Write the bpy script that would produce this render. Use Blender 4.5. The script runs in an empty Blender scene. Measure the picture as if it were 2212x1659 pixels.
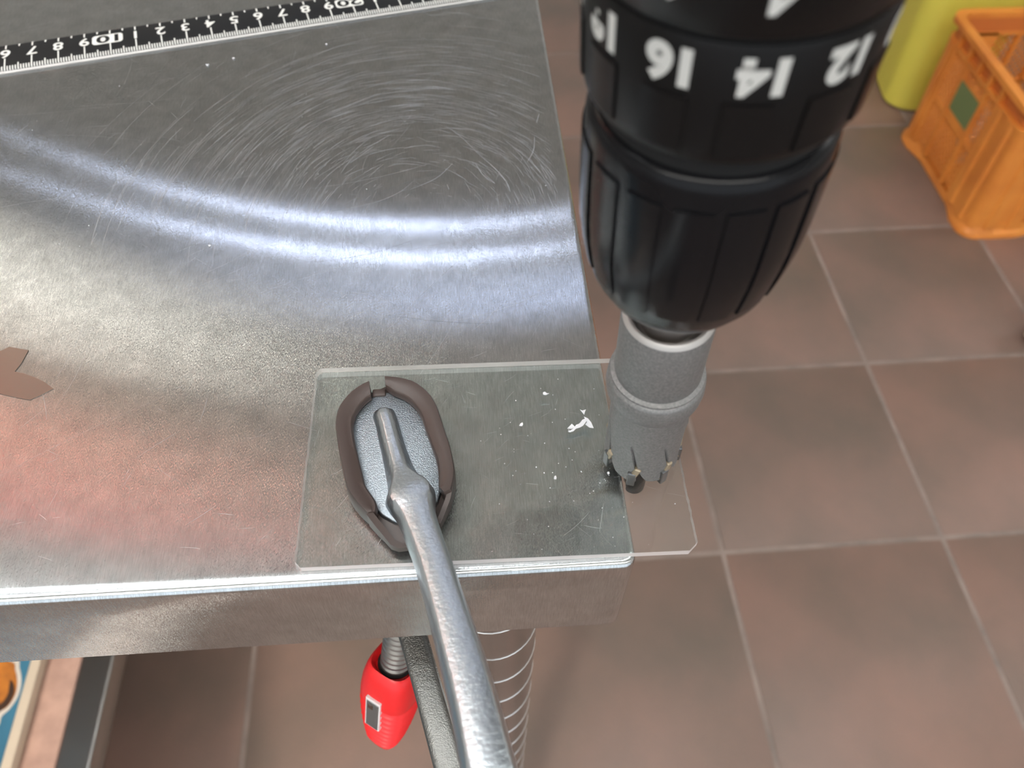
import bpy, bmesh, math, random
from mathutils import Vector, Matrix
random.seed(7)
S = bpy.context.scene
COL = S.collection
FLOOR = -0.8064          # floor level; z = 0 is the steel table top
PI = math.pi

# ---------------------------------------------------------------- camera
cam_d = bpy.data.cameras.new('camera'); cam = bpy.data.objects.new('camera', cam_d); COL.objects.link(cam)
cam.matrix_world = Matrix(((0.99745569, 0.04814498, -0.05257569, 0), (-0.07014329, 0.79449966, -0.60319997, 0),
                           (0.01273032, 0.60535307, 0.79585526, 0.18494), (0, 0, 0, 1)))
cam_d.sensor_width = 36; cam_d.lens = 28.79; cam_d.clip_start = 0.01
cam_d.dof.use_dof = True; cam_d.dof.focus_distance = 0.222; cam_d.dof.aperture_fstop = 18
S.camera = cam

# ---------------------------------------------------------------- light
S.view_settings.view_transform = 'Standard'; S.view_settings.look = 'None'
S.view_settings.gamma = 1; S.view_settings.use_curve_mapping = False
S.view_settings.exposure = -0.2
W = bpy.data.worlds.new('world'); S.world = W; W.use_nodes = True
wn = W.node_tree.nodes; wn['Background'].inputs[0].default_value = (0.86, 0.93, 1.0, 1); wn['Background'].inputs[1].default_value = 1.7
TUBE = 14.5               # the pair mirrored in the table
TUBE_NEAR = 34.0         # bright lamps overhead and behind the viewer

# ---------------------------------------------------------------- helpers
def mat(name, col, rough=0.5, metal=0.0, **kw):
    m = bpy.data.materials.new(name); m.use_nodes = True
    p = m.node_tree.nodes['Principled BSDF']
    p.inputs['Base Color'].default_value = (*col, 1); p.inputs['Roughness'].default_value = rough
    p.inputs['Metallic'].default_value = metal
    for k, v in kw.items():
        p.inputs[k.replace('_', ' ')].default_value = v
    return m
def nodes(m):
    nt = m.node_tree; return nt, nt.nodes, nt.links, nt.nodes['Principled BSDF']
def noise_color(m, a, b, scale, detail=4, lo=.35, hi=.65, vec_scale=None, rough=None):
    nt, N, L, p = nodes(m)
    tc = N.new('ShaderNodeTexCoord'); mp = N.new('ShaderNodeMapping'); nz = N.new('ShaderNodeTexNoise'); cr = N.new('ShaderNodeValToRGB')
    L.new(tc.outputs['Object'], mp.inputs[0]); L.new(mp.outputs[0], nz.inputs[0]); L.new(nz.outputs[0], cr.inputs[0])
    if vec_scale: mp.inputs['Scale'].default_value = vec_scale
    nz.inputs['Scale'].default_value = scale; nz.inputs['Detail'].default_value = detail
    cr.color_ramp.elements[0].position = lo; cr.color_ramp.elements[1].position = hi
    cr.color_ramp.elements[0].color = (*a, 1); cr.color_ramp.elements[1].color = (*b, 1)
    L.new(cr.outputs[0], p.inputs['Base Color'])
    return nz, cr
def bump(m, scale, dist, strength=1.0, detail=3, vec_scale=None):
    nt, N, L, p = nodes(m)
    tc = N.new('ShaderNodeTexCoord'); mp = N.new('ShaderNodeMapping'); nz = N.new('ShaderNodeTexNoise'); b = N.new('ShaderNodeBump')
    L.new(tc.outputs['Object'], mp.inputs[0]); L.new(mp.outputs[0], nz.inputs[0]); L.new(nz.outputs[0], b.inputs['Height'])
    if vec_scale: mp.inputs['Scale'].default_value = vec_scale
    nz.inputs['Scale'].default_value = scale; nz.inputs['Detail'].default_value = detail
    b.inputs['Distance'].default_value = dist; b.inputs['Strength'].default_value = strength
    L.new(b.outputs[0], p.inputs['Normal'])
    return b
def finish(bm, sharp=32):
    bmesh.ops.recalc_face_normals(bm, faces=bm.faces)
    for f in bm.faces: f.smooth = True
    for e in bm.edges:
        if len(e.link_faces) == 2 and e.calc_face_angle(0) > math.radians(sharp): e.smooth = False
def obj(name, bm, m, parent=None, sharp=32, fin=True):
    if fin: finish(bm, sharp)
    me = bpy.data.meshes.new(name); bm.to_mesh(me); bm.free()
    if m: 
        for x in (m if isinstance(m, (list, tuple)) else [m]): me.materials.append(x)
    o = bpy.data.objects.new(name, me); COL.objects.link(o)
    if parent: o.parent = parent
    return o
def tag(o, label=None, cat=None, group=None, kind=None):
    if label: o['label'] = label
    if cat: o['category'] = cat
    if group: o['group'] = group
    if kind: o['kind'] = kind
    return o
def empty(name, loc=(0, 0, 0), label=None, cat=None, group=None, rot=None):
    o = bpy.data.objects.new(name, None); COL.objects.link(o); o.location = loc; o.empty_display_size = .01
    if rot: o.rotation_euler = rot
    return tag(o, label, cat, group)
def rel(o, root):
    """keep world coordinates of a part whose mesh was written in world space"""
    o.parent = root; o.matrix_parent_inverse = root.matrix_basis.inverted(); return o
def box(bm, x0, x1, y0, y1, z0, z1, bev=0, seg=1, M=None):
    r = bmesh.ops.create_cube(bm, size=1); vs = r['verts']
    for v in vs: v.co = Vector((x0 + (v.co.x + .5) * (x1 - x0), y0 + (v.co.y + .5) * (y1 - y0), z0 + (v.co.z + .5) * (z1 - z0)))
    es = list({e for v in vs for e in v.link_edges})
    if bev:
        r = bmesh.ops.bevel(bm, geom=es, offset=bev, segments=seg, affect='EDGES', profile=.5); vs = r['verts']
        vs = list({v for f in r['faces'] for v in f.verts} | {v for v in vs})
    if M:
        fs = {v for v in vs if v.is_valid}; bmesh.ops.transform(bm, matrix=M, verts=list(fs))
    return vs
def lathe(bm, prof, n=48, cap0=True, cap1=True):
    rings = []
    for z, r in prof:
        rings.append([bm.verts.new((r * math.cos(2 * PI * i / n), r * math.sin(2 * PI * i / n), z)) for i in range(n)])
    for a, b in zip(rings, rings[1:]):
        for i in range(n): bm.faces.new((a[i], a[(i + 1) % n], b[(i + 1) % n], b[i]))
    if cap0: bm.faces.new(rings[0][::-1])
    if cap1: bm.faces.new(rings[-1])
    return rings
def loft(bm, secs, cap=True):
    rings = [[bm.verts.new(p) for p in s] for s in secs]; n = len(rings[0])
    for a, b in zip(rings, rings[1:]):
        for i in range(n): bm.faces.new((a[i], a[(i + 1) % n], b[(i + 1) % n], b[i]))
    if cap: bm.faces.new(rings[0][::-1]); bm.faces.new(rings[-1])
    return rings
def prism(bm, pts, z0, z1, bev=0, seg=2, side_mat=0):
    vs = [bm.verts.new((x, y, z0)) for x, y in pts]
    f = bm.faces.new(vs); r = bmesh.ops.extrude_face_region(bm, geom=[f])
    tv = [g for g in r['geom'] if isinstance(g, bmesh.types.BMVert)]
    for v in tv: v.co.z = z1
    te = [g for g in r['geom'] if isinstance(g, bmesh.types.BMEdge)]
    if side_mat:
        for fa in bm.faces:
            if abs(fa.normal.z) < .5 or len(fa.verts) == 4 and len({round(v.co.z, 7) for v in fa.verts}) > 1: fa.material_index = side_mat
    if bev: bmesh.ops.bevel(bm, geom=te, offset=bev, segments=seg, affect='EDGES', profile=.5)
def bar(bm, a, b, w, h=None, up=Vector((0, 0, 1))):
    a = Vector(a); b = Vector(b); d = (b - a); L = d.length; d.normalize(); s = d.cross(up)
    if s.length < 1e-4: s = Vector((1, 0, 0))
    s.normalize(); u = s.cross(d); h = h or w
    secs = [[p + s * sx * w / 2 + u * su * h / 2 for sx, su in ((-1, -1), (1, -1), (1, 1), (-1, 1))] for p in (a, b)]
    loft(bm, secs)
def smooth_path(pts, k=6):
    out = []
    n = len(pts)
    for i in range(n - 1):
        p0 = Vector(pts[max(i - 1, 0)]); p1 = Vector(pts[i]); p2 = Vector(pts[i + 1]); p3 = Vector(pts[min(i + 2, n - 1)])
        for j in range(k):
            t = j / k
            out.append(.5 * ((2 * p1) + (-p0 + p2) * t + (2 * p0 - 5 * p1 + 4 * p2 - p3) * t * t + (-p0 + 3 * p1 - 3 * p2 + p3) * t ** 3))
    out.append(Vector(pts[-1])); return out
def text_mesh(txt, size, offset=0.0):
    c = bpy.data.curves.new('text', 'FONT'); c.body = txt; c.size = size; c.offset = offset; c.align_x = 'CENTER'; c.align_y = 'CENTER'; c.resolution_u = 6
    o = bpy.data.objects.new('text', c); COL.objects.link(o)
    dg = bpy.context.evaluated_depsgraph_get(); me = bpy.data.meshes.new_from_object(o.evaluated_get(dg))
    bpy.data.objects.remove(o); bm = bmesh.new(); bm.from_mesh(me)
    xs = [v.co.x for v in bm.verts]; ys = [v.co.y for v in bm.verts]
    cx = (min(xs) + max(xs)) / 2; cy = (min(ys) + max(ys)) / 2
    for v in bm.verts: v.co.x -= cx; v.co.y -= cy; v.co.z = 0
    return bm

# ---------------------------------------------------------------- materials
def steel(name, base=(.58, .61, .62), rough=.125, aniso=1.0, along=(1, 0, 0), grain=1.0, across='x'):
    m = mat(name, base, rough, 1.0); nt, N, L, p = nodes(m)
    p.inputs['Anisotropic'].default_value = aniso
    cx = N.new('ShaderNodeCombineXYZ')
    for i in range(3): cx.inputs[i].default_value = along[i]
    L.new(cx.outputs[0], p.inputs['Tangent'])
    tc = N.new('ShaderNodeTexCoord'); mp = N.new('ShaderNodeMapping'); nz = N.new('ShaderNodeTexNoise')
    mp.inputs['Rotation'].default_value = (0, 0, math.radians(-3))
    mp.inputs['Scale'].default_value = (24000, 1500, 1500)
    nz.inputs['Scale'].default_value = 1; nz.inputs['Detail'].default_value = 2
    L.new(tc.outputs['Object'], mp.inputs[0]); L.new(mp.outputs[0], nz.inputs[0])
    # brushing: fine grooves tilt the surface sideways only, across the brushing direction
    ge = N.new('ShaderNodeNewGeometry'); sub = N.new('ShaderNodeMath'); sub.operation = 'SUBTRACT'; sub.inputs[1].default_value = .5
    mul = N.new('ShaderNodeMath'); mul.operation = 'MULTIPLY'; mul.inputs[1].default_value = 1.9 * grain; cv = N.new('ShaderNodeCombineXYZ')
    L.new(nz.outputs[0], sub.inputs[0]); L.new(sub.outputs[0], mul.inputs[0]); L.new(mul.outputs[0], cv.inputs[0 if across == 'x' else 1])
    ad = N.new('ShaderNodeVectorMath'); ad.operation = 'ADD'; no = N.new('ShaderNodeVectorMath'); no.operation = 'NORMALIZE'
    L.new(ge.outputs['Normal'], ad.inputs[0]); L.new(cv.outputs[0], ad.inputs[1]); L.new(ad.outputs[0], no.inputs[0]); L.new(no.outputs[0], p.inputs['Normal'])
    mp2 = N.new('ShaderNodeMapping'); n2 = N.new('ShaderNodeTexNoise'); mp2.inputs['Rotation'].default_value = (0, 0, math.radians(-4))
    mp2.inputs['Scale'].default_value = (4200, 230, 230); n2.inputs['Scale'].default_value = 1; n2.inputs['Detail'].default_value = 4
    L.new(tc.outputs['Object'], mp2.inputs[0]); L.new(mp2.outputs[0], n2.inputs[0])
    n3 = N.new('ShaderNodeTexNoise'); n3.inputs['Scale'].default_value = 130; n3.inputs['Detail'].default_value = 6; L.new(tc.outputs['Object'], n3.inputs[0])
    mx = N.new('ShaderNodeMixRGB'); mx.blend_type = 'MULTIPLY'; mx.inputs[0].default_value = 1; mx.inputs[1].default_value = (*base, 1)
    sc = N.new('ShaderNodeMapRange'); sc.inputs['From Min'].default_value = .3; sc.inputs['From Max'].default_value = .7; sc.inputs['To Min'].default_value = .87; sc.inputs['To Max'].default_value = 1.13
    s3 = N.new('ShaderNodeMapRange'); s3.inputs['From Min'].default_value = .3; s3.inputs['From Max'].default_value = .7; s3.inputs['To Min'].default_value = .90; s3.inputs['To Max'].default_value = 1.10
    L.new(n3.outputs[0], s3.inputs[0]); mm_ = N.new('ShaderNodeMath'); mm_.operation = 'MULTIPLY'
    L.new(n2.outputs[0], sc.inputs[0]); L.new(sc.outputs[0], mm_.inputs[0]); L.new(s3.outputs[0], mm_.inputs[1]); L.new(mm_.outputs[0], mx.inputs[2]); L.new(mx.outputs[0], p.inputs['Base Color'])
    return m
M_top = steel('brushed_steel')
M_leg = mat('polished_steel', (.42, .41, .40), .24, 1.0); M_rack = mat('rack_steel', (.45, .45, .44), .3, 1.0)
M_scratch = mat('scratched_steel', (.82, .84, .86), .42, .85)
M_scratch_d = mat('dark_scratch', (.30, .31, .32), .35, 1.0)
M_tile = mat('tile', (.3, .2, .16), .45); nzt, crt = noise_color(M_tile, (.172, .122, .095), (.262, .157, .120), 5, 8, .35, .68); bump(M_tile, 260, .0006, .6, 5)
M_tile2 = mat('tile_dark', (.3, .2, .16), .5); noise_color(M_tile2, (.150, .114, .090), (.232, .146, .113), 5, 8, .35, .68); bump(M_tile2, 260, .0006, .6, 5)
M_grout = mat('grout', (.42, .35, .31), .9); noise_color(M_grout, (.215, .170, .145), (.29, .225, .192), 30, 5)
M_black = mat('black_plastic', (.006, .006, .007), .22, 0, Specular_IOR_Level=.17); bump(M_black, 900, .00001, .4)
M_black_s = mat('black_collar_plastic', (.006, .0055, .0055), .36, 0, Specular_IOR_Level=.16)
M_gap = mat('black_rubber', (.004, .004, .004), .8)
M_print = mat('white_print', (.78, .78, .74), .6)
M_print2 = mat('collar_print', (.56, .56, .53), .6)
M_blast = mat('blasted_steel', (.30, .295, .29), .55, .55); noise_color(M_blast, (.17, .17, .17), (.27, .265, .26), 1800, 3, .3, .75); bump(M_blast, 5000, .00003, .6)
M_blast_l = mat('bright_blasted_rim', (.5, .48, .46), .5, .5); bump(M_blast_l, 5000, .00003, .6)
M_shank = mat('dull_shank', (.32, .29, .27), .4, .8)
M_carbide = mat('carbide', (.17, .175, .18), .3, .9)
M_braze = mat('brazing', (.42, .35, .25), .5, .7); bump(M_braze, 3000, .00006, .8)
M_dark = mat('dark_steel', (.06, .055, .05), .3, .9); bump(M_dark, 1500, .0001, .8)
M_zinc = mat('zinc_plated_casting', (.62, .68, .72), .33, 1.0); bump(M_zinc, 1000, .00017, .7, 3)
M_zinc2 = mat('rough_cast_steel', (.24, .24, .23), .38, 1.0); bump(M_zinc2, 2200, .00025, .9, 3)
M_pad = mat('speckled_zinc', (.33, .375, .41), .33, 1.0); bump(M_pad, 3200, .00016, .9, 2)
M_cap = mat('brown_rubber', (.050, .034, .029), .42); bump(M_cap, 500, .00005, .4)
M_red = mat('red_plastic', (.78, .018, .020), .38)
M_lab = mat('label_white', (.75, .72, .72), .4); M_labg = mat('label_grey', (.25, .25, .25), .3, .8); bump(M_labg, 2500, .0003, 1)
M_orange = mat('orange_plastic', (.72, .24, .035), .42); noise_color(M_orange, (.66, .21, .035), (.80, .29, .05), 14)
M_yellow = mat('yellow_plastic', (.74, .66, .10), .35)
M_yrim = mat('bright_yellow_plastic', (.80, .66, .04), .35)
M_green = mat('green_label', (.16, .21, .08), .5)
M_bag = mat('clear_bag', (.75, .70, .66), .2, 0, Alpha=.42); bump(M_bag, 30, .02, 1)
M_caster = mat('caster_rubber', (.028, .032, .030), .5)
M_cream = mat('cream_border', (.60, .50, .38), .6)
M_blue = mat('blue_picture', (.045, .16, .25), .4); noise_color(M_blue, (.035, .12, .19), (.06, .21, .31), 9)
M_fig = mat('orange_picture', (.55, .17, .02), .45); noise_color(M_fig, (.22, .07, .02), (.62, .22, .03), 40)
M_figd = mat('brown_picture', (.05, .025, .015), .45)
M_white = mat('white_picture', (.62, .56, .48), .5)
M_card = mat('pink_card', (.62, .38, .29), .7); noise_color(M_card, (.38, .235, .185), (.49, .31, .24), 60, 6)
M_chip = mat('white_acrylic_chip', (.82, .83, .86), .25, 0, Transmission_Weight=.15)
M_tape = mat('tape_residue', (.19, .155, .135), .28, .9); bump(M_tape, 400, .00003, .5)
M_wall = mat('wall_paint', (.80, .78, .74), .7); M_ceil = mat('ceiling_board', (.74, .74, .70), .8)
M_refl_cloth = mat('red_reflection_cloth', (.86, .09, .06), .8); M_refl_cloth2 = mat('orange_reflection_cloth', (.66, .42, .30), .8); M_refl_cloth3 = mat('beige_cloth', (.85, .78, .66), .8)  # cloths added only for their colour in the table's reflection
M_lampbody = mat('lamp_housing', (.6, .6, .6), .5)
M_ruler = mat('ruler_black', (.005, .006, .007), .5, 0, Specular_IOR_Level=.3); M_rmetal = mat('ruler_metal', (.30, .29, .28), .4, 1.0)
def emit(name, col, s):
    m = bpy.data.materials.new(name); m.use_nodes = True; N = m.node_tree.nodes; L = m.node_tree.links
    N.remove(N['Principled BSDF']); e = N.new('ShaderNodeEmission'); e.inputs[0].default_value = (*col, 1); e.inputs[1].default_value = s
    L.new(e.outputs[0], N['Material Output'].inputs[0]); return m
M_tube = emit('tube_light', (.70, .77, 1.0), TUBE); M_tube2 = emit('bright_tube_light', (.96, .98, 1.0), TUBE_NEAR)
# clear acrylic: transparent, with a clean surface reflection
def clear(name, tint, refl=1.0, haze=.02):
    m = bpy.data.materials.new(name); m.use_nodes = True; N = m.node_tree.nodes; L = m.node_tree.links
    N.remove(N['Principled BSDF']); t = N.new('ShaderNodeBsdfTransparent'); t.inputs[0].default_value = (*tint, 1)
    g = N.new('ShaderNodeBsdfGlossy'); g.inputs['Roughness'].default_value = .03
    d = N.new('ShaderNodeBsdfDiffuse'); d.inputs[0].default_value = (.8, .82, .82, 1)
    fr = N.new('ShaderNodeFresnel'); ge = N.new('ShaderNodeNewGeometry'); io = N.new('ShaderNodeMapRange')
    io.inputs['To Min'].default_value = 1.49; io.inputs['To Max'].default_value = 1 / 1.49       # same index from either side
    L.new(ge.outputs['Backfacing'], io.inputs[0]); L.new(io.outputs[0], fr.inputs[0])
    a = N.new('ShaderNodeMixShader'); b = N.new('ShaderNodeMixShader'); a.inputs[0].default_value = haze
    L.new(t.outputs[0], a.inputs[1]); L.new(d.outputs[0], a.inputs[2]); L.new(fr.outputs[0], b.inputs[0]); L.new(a.outputs[0], b.inputs[1]); L.new(g.outputs[0], b.inputs[2])
    L.new(b.outputs[0], N['Material Output'].inputs[0]); return m
M_acry = clear('clear_acrylic', (.955, .975, .965))
M_haze = mat('scratch_haze', (.75, .77, .77), .5, 0, Alpha=.55)
M_acry_e = mat('frosted_acrylic_edge', (.80, .74, .72), .4, 0, Alpha=.66)

# ---------------------------------------------------------------- the setting: floor, walls, ceiling
fl = bmesh.new(); box(fl, -3.2, 3.2, -2.6, 4.2, FLOOR - .06, FLOOR - .0010)
floor = tag(obj('floor', fl, M_grout), 'brownish red square floor tiles with pale joints', kind='structure')
ga = .00937; gx, gy = .62085, .75865
tiles = []
def tile_mesh(i, m):
    bm = bmesh.new(); box(bm, -.1468, .1468, -.1468, .1468, -.010, 0, .0008, 2)
    return obj('tile', bm, m, None, 60)
t0 = None; protos = []
for i in range(-8, 7):
    for j in range(-4, 12):
        c, s = math.cos(ga), math.sin(ga); u, v = (i + .5) * .3, (j - .5) * .3
        x = gx + c * u - s * v; y = gy + s * u + c * v
        k = (i * 7 + j * 13) % 5 in (1, 3)
        if len(protos) < 2:
            k = len(protos) == 1; o = tile_mesh(0, M_tile2 if k else M_tile); protos.append(o)
        else:
            o = protos[1 if k else 0].copy(); COL.objects.link(o)
        o.location = (x, y, FLOOR + random.uniform(-.0003, .0003)); o.rotation_euler = (0, 0, ga + PI / 2 * 0)
        o.parent = floor
cb = bmesh.new(); box(cb, -3.2, 3.2, -2.6, 4.2, 1.75, 1.81); tag(obj('ceiling', cb, M_ceil), 'grey ceiling above the table', kind='structure')
wb = bmesh.new(); box(wb, -3.2, 3.2, 4.2, 4.3, FLOOR - .06, 1.81); tag(obj('wall_back', wb, M_wall), kind='structure')
wb = bmesh.new(); box(wb, -3.3, -3.2, -2.6, 4.2, FLOOR - .06, 1.81); tag(obj('wall_left', wb, M_wall), kind='structure')

# ceiling lamps with modelled tubes; some are added to brighten
def lamp(y, gap, x0, x1, label, M_tube=M_tube2):
    t = empty('ceiling_lamp', ((x0 + x1) / 2, y, 1.75), label, 'lamp', 'ceiling lamps above the workshop')
    b = bmesh.new(); box(b, x0 - .03, x1 + .03, y - .035, y + .035, 1.715, 1.7495, .005); rel(obj('housing', b, M_lampbody), t)
    for s in (-1, 1):
        b = bmesh.new(); lathe(b, [(x0, .013), (x1, .013)], 16)
        bmesh.ops.transform(b, matrix=Matrix.Translation((0, y + s * gap / 2, 1.66)) @ Matrix.Rotation(PI / 2, 4, 'Y') @ Matrix.Scale(1, 4), verts=b.verts)
        rel(obj('tube', b, M_tube), t)
    return t
lamp(2.02, .155, -.36, .10, 'twin tube ceiling lamp in front of the table', M_tube)
lamp(.15, .14, -1.2, 1.2, 'twin tube ceiling lamp right above the table')
lamp(-1.0, .14, -1.5, 1.1, 'twin tube ceiling lamp behind the viewer', emit('rear_tube_light', (1.0, .97, .93), TUBE_NEAR * 1.7))
lamp(.9, .14, 1.9, 3.0, 'added twin tube ceiling lamp brightening the crate side')  # unseen lamp added to brighten the crate and the floor around it
wb = bmesh.new(); box(wb, 3.2, 3.3, -2.6, 4.2, FLOOR - .06, 1.81); tag(obj('wall_right', wb, M_wall), kind='structure')

# unseen red and pale cloth, added to tint the reflections in the steel
for y0_, y1_, m_, t_ in ((.97, 1.075, M_refl_cloth, 'added red cloth out of view, tinting the steel reflection'), (1.08, 1.32, M_refl_cloth2, 'added pale orange cloth beside the red one, tinting the steel reflection')):
    bn = bmesh.new(); box(bn, -1.12, -1.10, y0_, y1_, .95, 1.748, .002, 1); tag(obj('added_reflection_cloth', bn, m_), t_, 'banner')
M_panel = emit('added_warm_glow', (1.0, .92, .80), 5.2); M_panel2 = emit('added_cool_glow', (.66, .74, 1.0), 2.6)  # glowing panels invented for the pale bands reflected in the steel
for x_, y_, w_, h_, m_, t_ in ((-1.50, 1.90, .34, .26, M_panel, 'added warm glow panel on the ceiling at left'), (.50, 1.86, .30, .10, M_panel2, 'added cool glow panel on the ceiling at right')):
    t = empty('added_glow_panel', (x_, y_, 1.75), t_, 'lamp', 'ceiling lamps above the workshop')
    b = bmesh.new(); box(b, x_ - w_ - .02, x_ + w_ + .02, y_ - h_ - .02, y_ + h_ + .02, 1.735, 1.7495, .003); rel(obj('frame', b, M_lampbody), t)
    b = bmesh.new(); box(b, x_ - w_, x_ + w_, y_ - h_, y_ + h_, 1.730, 1.7345, .001); rel(obj('diffuser', b, m_), t)
sp = bpy.data.lights.new('added_cloth_spot', 'SPOT'); sp.energy = 120; sp.spot_size = math.radians(75); sp.spot_blend = .6; sp.shadow_soft_size = .03; sp.color = (1, .95, .88)  # spot added to brighten the cloths reflected in the table
so = bpy.data.objects.new('added_cloth_spot', sp); COL.objects.link(so); so.location = (-.45, .62, 1.62); so.rotation_euler = Vector((-.66, .50, -.22)).to_track_quat('-Z', 'Y').to_euler()
sp2 = bpy.data.lights.new('added_floor_spot', 'SPOT'); sp2.energy = 330; sp2.spot_size = math.radians(18); sp2.spot_blend = .9; sp2.shadow_soft_size = .28; sp2.color = (1, .90, .80)  # second spot added to brighten the floor below the table
so2 = bpy.data.objects.new('added_floor_spot', sp2); COL.objects.link(so2); so2.location = (-.75, -1.25, 1.2); so2.rotation_euler = Vector((.57, 1.73, -2.0)).to_track_quat('-Z', 'Y').to_euler()
st = empty('added_floor_lamp', (-.75, -1.25, 1.75), 'added small warm lamp brightening the floor under the table', 'lamp')
b = bmesh.new(); lathe(b, [(0, .07), (.11, .05), (.12, .01)], 24); bmesh.ops.transform(b, matrix=Matrix.Translation((-.755, -1.265, 1.22)) @ Vector((-.52, -1.55, 2.0)).to_track_quat('Z', 'Y').to_matrix().to_4x4(), verts=b.verts); rel(obj('lamp_shade', b, M_lampbody), st)
b = bmesh.new(); box(b, -.79, -.78, -1.36, -1.35, 1.31, 1.7495); rel(obj('cord', b, M_lampbody), st); rel(so2, st)
st = empty('added_spot_fixture', (-.45, .62, 1.75), 'added small spotlight brightening the reflection cloths', 'lamp')
b = bmesh.new(); lathe(b, [(0, .030), (.07, .024), (.075, .01)], 24); bmesh.ops.transform(b, matrix=Matrix.Translation((-.45, .62, 1.635)) @ Vector((.66, -.50, .22)).to_track_quat('Z', 'Y').to_matrix().to_4x4(), verts=b.verts); rel(obj('spot_housing', b, M_lampbody), st)
b = bmesh.new(); box(b, -.455, -.445, .615, .625, 1.66, 1.7495); rel(obj('stem', b, M_lampbody), st); rel(so, st)
lamp(.64, .14, -1.0, -.4, 'added short twin tube lamp brightening the reflection cloths')  # extra lamp added to light the unseen cloths

# ---------------------------------------------------------------- steel table
TX, TY = .039, .083
table = empty('steel_table', (-.6, .45, FLOOR), 'brushed stainless steel table with folded edge and scratched top under the ruler and clamp', 'table')
def rrect(x0, x1, y0, y1, r, n=5):
    out = []
    for cx, cy, a0 in ((x1 - r, y1 - r, 0), (x0 + r, y1 - r, 90), (x0 + r, y0 + r, 180), (x1 - r, y0 + r, 270)):
        for i in range(n + 1):
            a = math.radians(a0 + 90 * i / n); out.append((cx + r * math.cos(a), cy + r * math.sin(a)))
    return out
bm = bmesh.new()
prof = []
R_ = .0019
for i in range(9):
    a = math.radians(90 * i / 8); prof.append((R_ * (1 - math.sin(a)), -R_ * (1 - math.cos(a))))
prof += [(0, -.012), (0, -.0375), (.0009, -.0392), (.003, -.040), (.014, -.040)]
secs = []
for ins, z in prof:
    secs.append([(x, y, z) for x, y in rrect(-1.25 + ins, TX - ins, TY + ins, .95 - ins, max(.0035 - ins * .6, .0008))])
rings = [[bm.verts.new(p) for p in s] for s in secs]; n = len(rings[0])
for a, b in zip(rings, rings[1:]):
    for i in range(n): bm.faces.new((a[i], b[i], b[(i + 1) % n], a[(i + 1) % n]))
bm.faces.new(rings[0]); bm.faces.new([v for v in rings[-1]][::-1])
rel(obj('tabletop', bm, M_top, sharp=25), table)
# tubular legs with a ring groove every 24 mm
LEGX, LEGY, LR = .0035, .1095, .0165
def leg_bm():
    b = bmesh.new(); p = []; z = -.0405
    p.append((z, LR)); z = -.0665
    while z > FLOOR + .05:
        p += [(z, LR)]; z -= .0245
    p.append((FLOOR + .03, LR)); p.reverse(); p = [(a, r) for a, r in p]; lathe(b, p, 40); return b
lg = obj('leg', leg_bm(), M_leg, sharp=60)
b = bmesh.new(); lathe(b, [(-.0005, LR - .0002), (-.0002, LR + .00018), (.0001, LR + .00022), (.0005, LR - .0002)], 40, False, False)
rg = obj('ring_ridge', b, mat('ridge_glint', (.75, .74, .72), .32, 1.0), lg); rg.location.z = -.0665; ridges = [rg]  # lighter steel puts the glint of the ring grooves into the colour
while ridges[-1].location.z > FLOOR + .08:
    c = rg.copy(); COL.objects.link(c); c.parent = lg; c.location.z = ridges[-1].location.z - .0245; ridges.append(c)
ft = bmesh.new(); lathe(ft, [(FLOOR, .020), (FLOOR + .012, .020), (FLOOR + .018, .012), (FLOOR + .032, .012)], 24)
foot = obj('foot', ft, M_gap); foot.parent = lg
for k, (x, y) in enumerate(((LEGX, LEGY), (LEGX, .91), (-1.2, LEGY), (-1.2, .91))):
    if k == 0: l = lg
    else:
        l = lg.copy(); COL.objects.link(l)
        for ch in [foot] + ridges: f2 = ch.copy(); COL.objects.link(f2); f2.parent = l
    l.location = (x, y, 0)
    rel(l, table)

# scratches in the steel: fine bright ribbons worn into the top
def ribbon(bm, pts, w):
    L_, R2 = [], []
    for i, p in enumerate(pts):
        a = pts[max(i - 1, 0)]; b = pts[min(i + 1, len(pts) - 1)]
        d = Vector((b[0] - a[0], b[1] - a[1])); d.normalize(); t = i / (len(pts) - 1)
        ww = w * (.25 + .75 * math.sin(PI * min(max(t, .02), .98)) ** .6) / 2
        L_.append(bm.verts.new((p[0] - d.y * ww, p[1] + d.x * ww, 4e-5))); R2.append(bm.verts.new((p[0] + d.y * ww, p[1] - d.x * ww, 4e-5)))
    for i in range(len(pts) - 1): bm.faces.new((L_[i], R2[i], R2[i + 1], L_[i + 1]))
sb = bmesh.new(); sd = bmesh.new()
def arc(cx, cy, r, a0, a1, ey=1.0, n=9):
    return [(cx + r * math.cos(a0 + (a1 - a0) * i / n), cy + r * ey * math.sin(a0 + (a1 - a0) * i / n)) for i in range(n + 1)]
def inside(p, m=.004): return p[0] < TX - m and p[1] > TY + m
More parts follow.
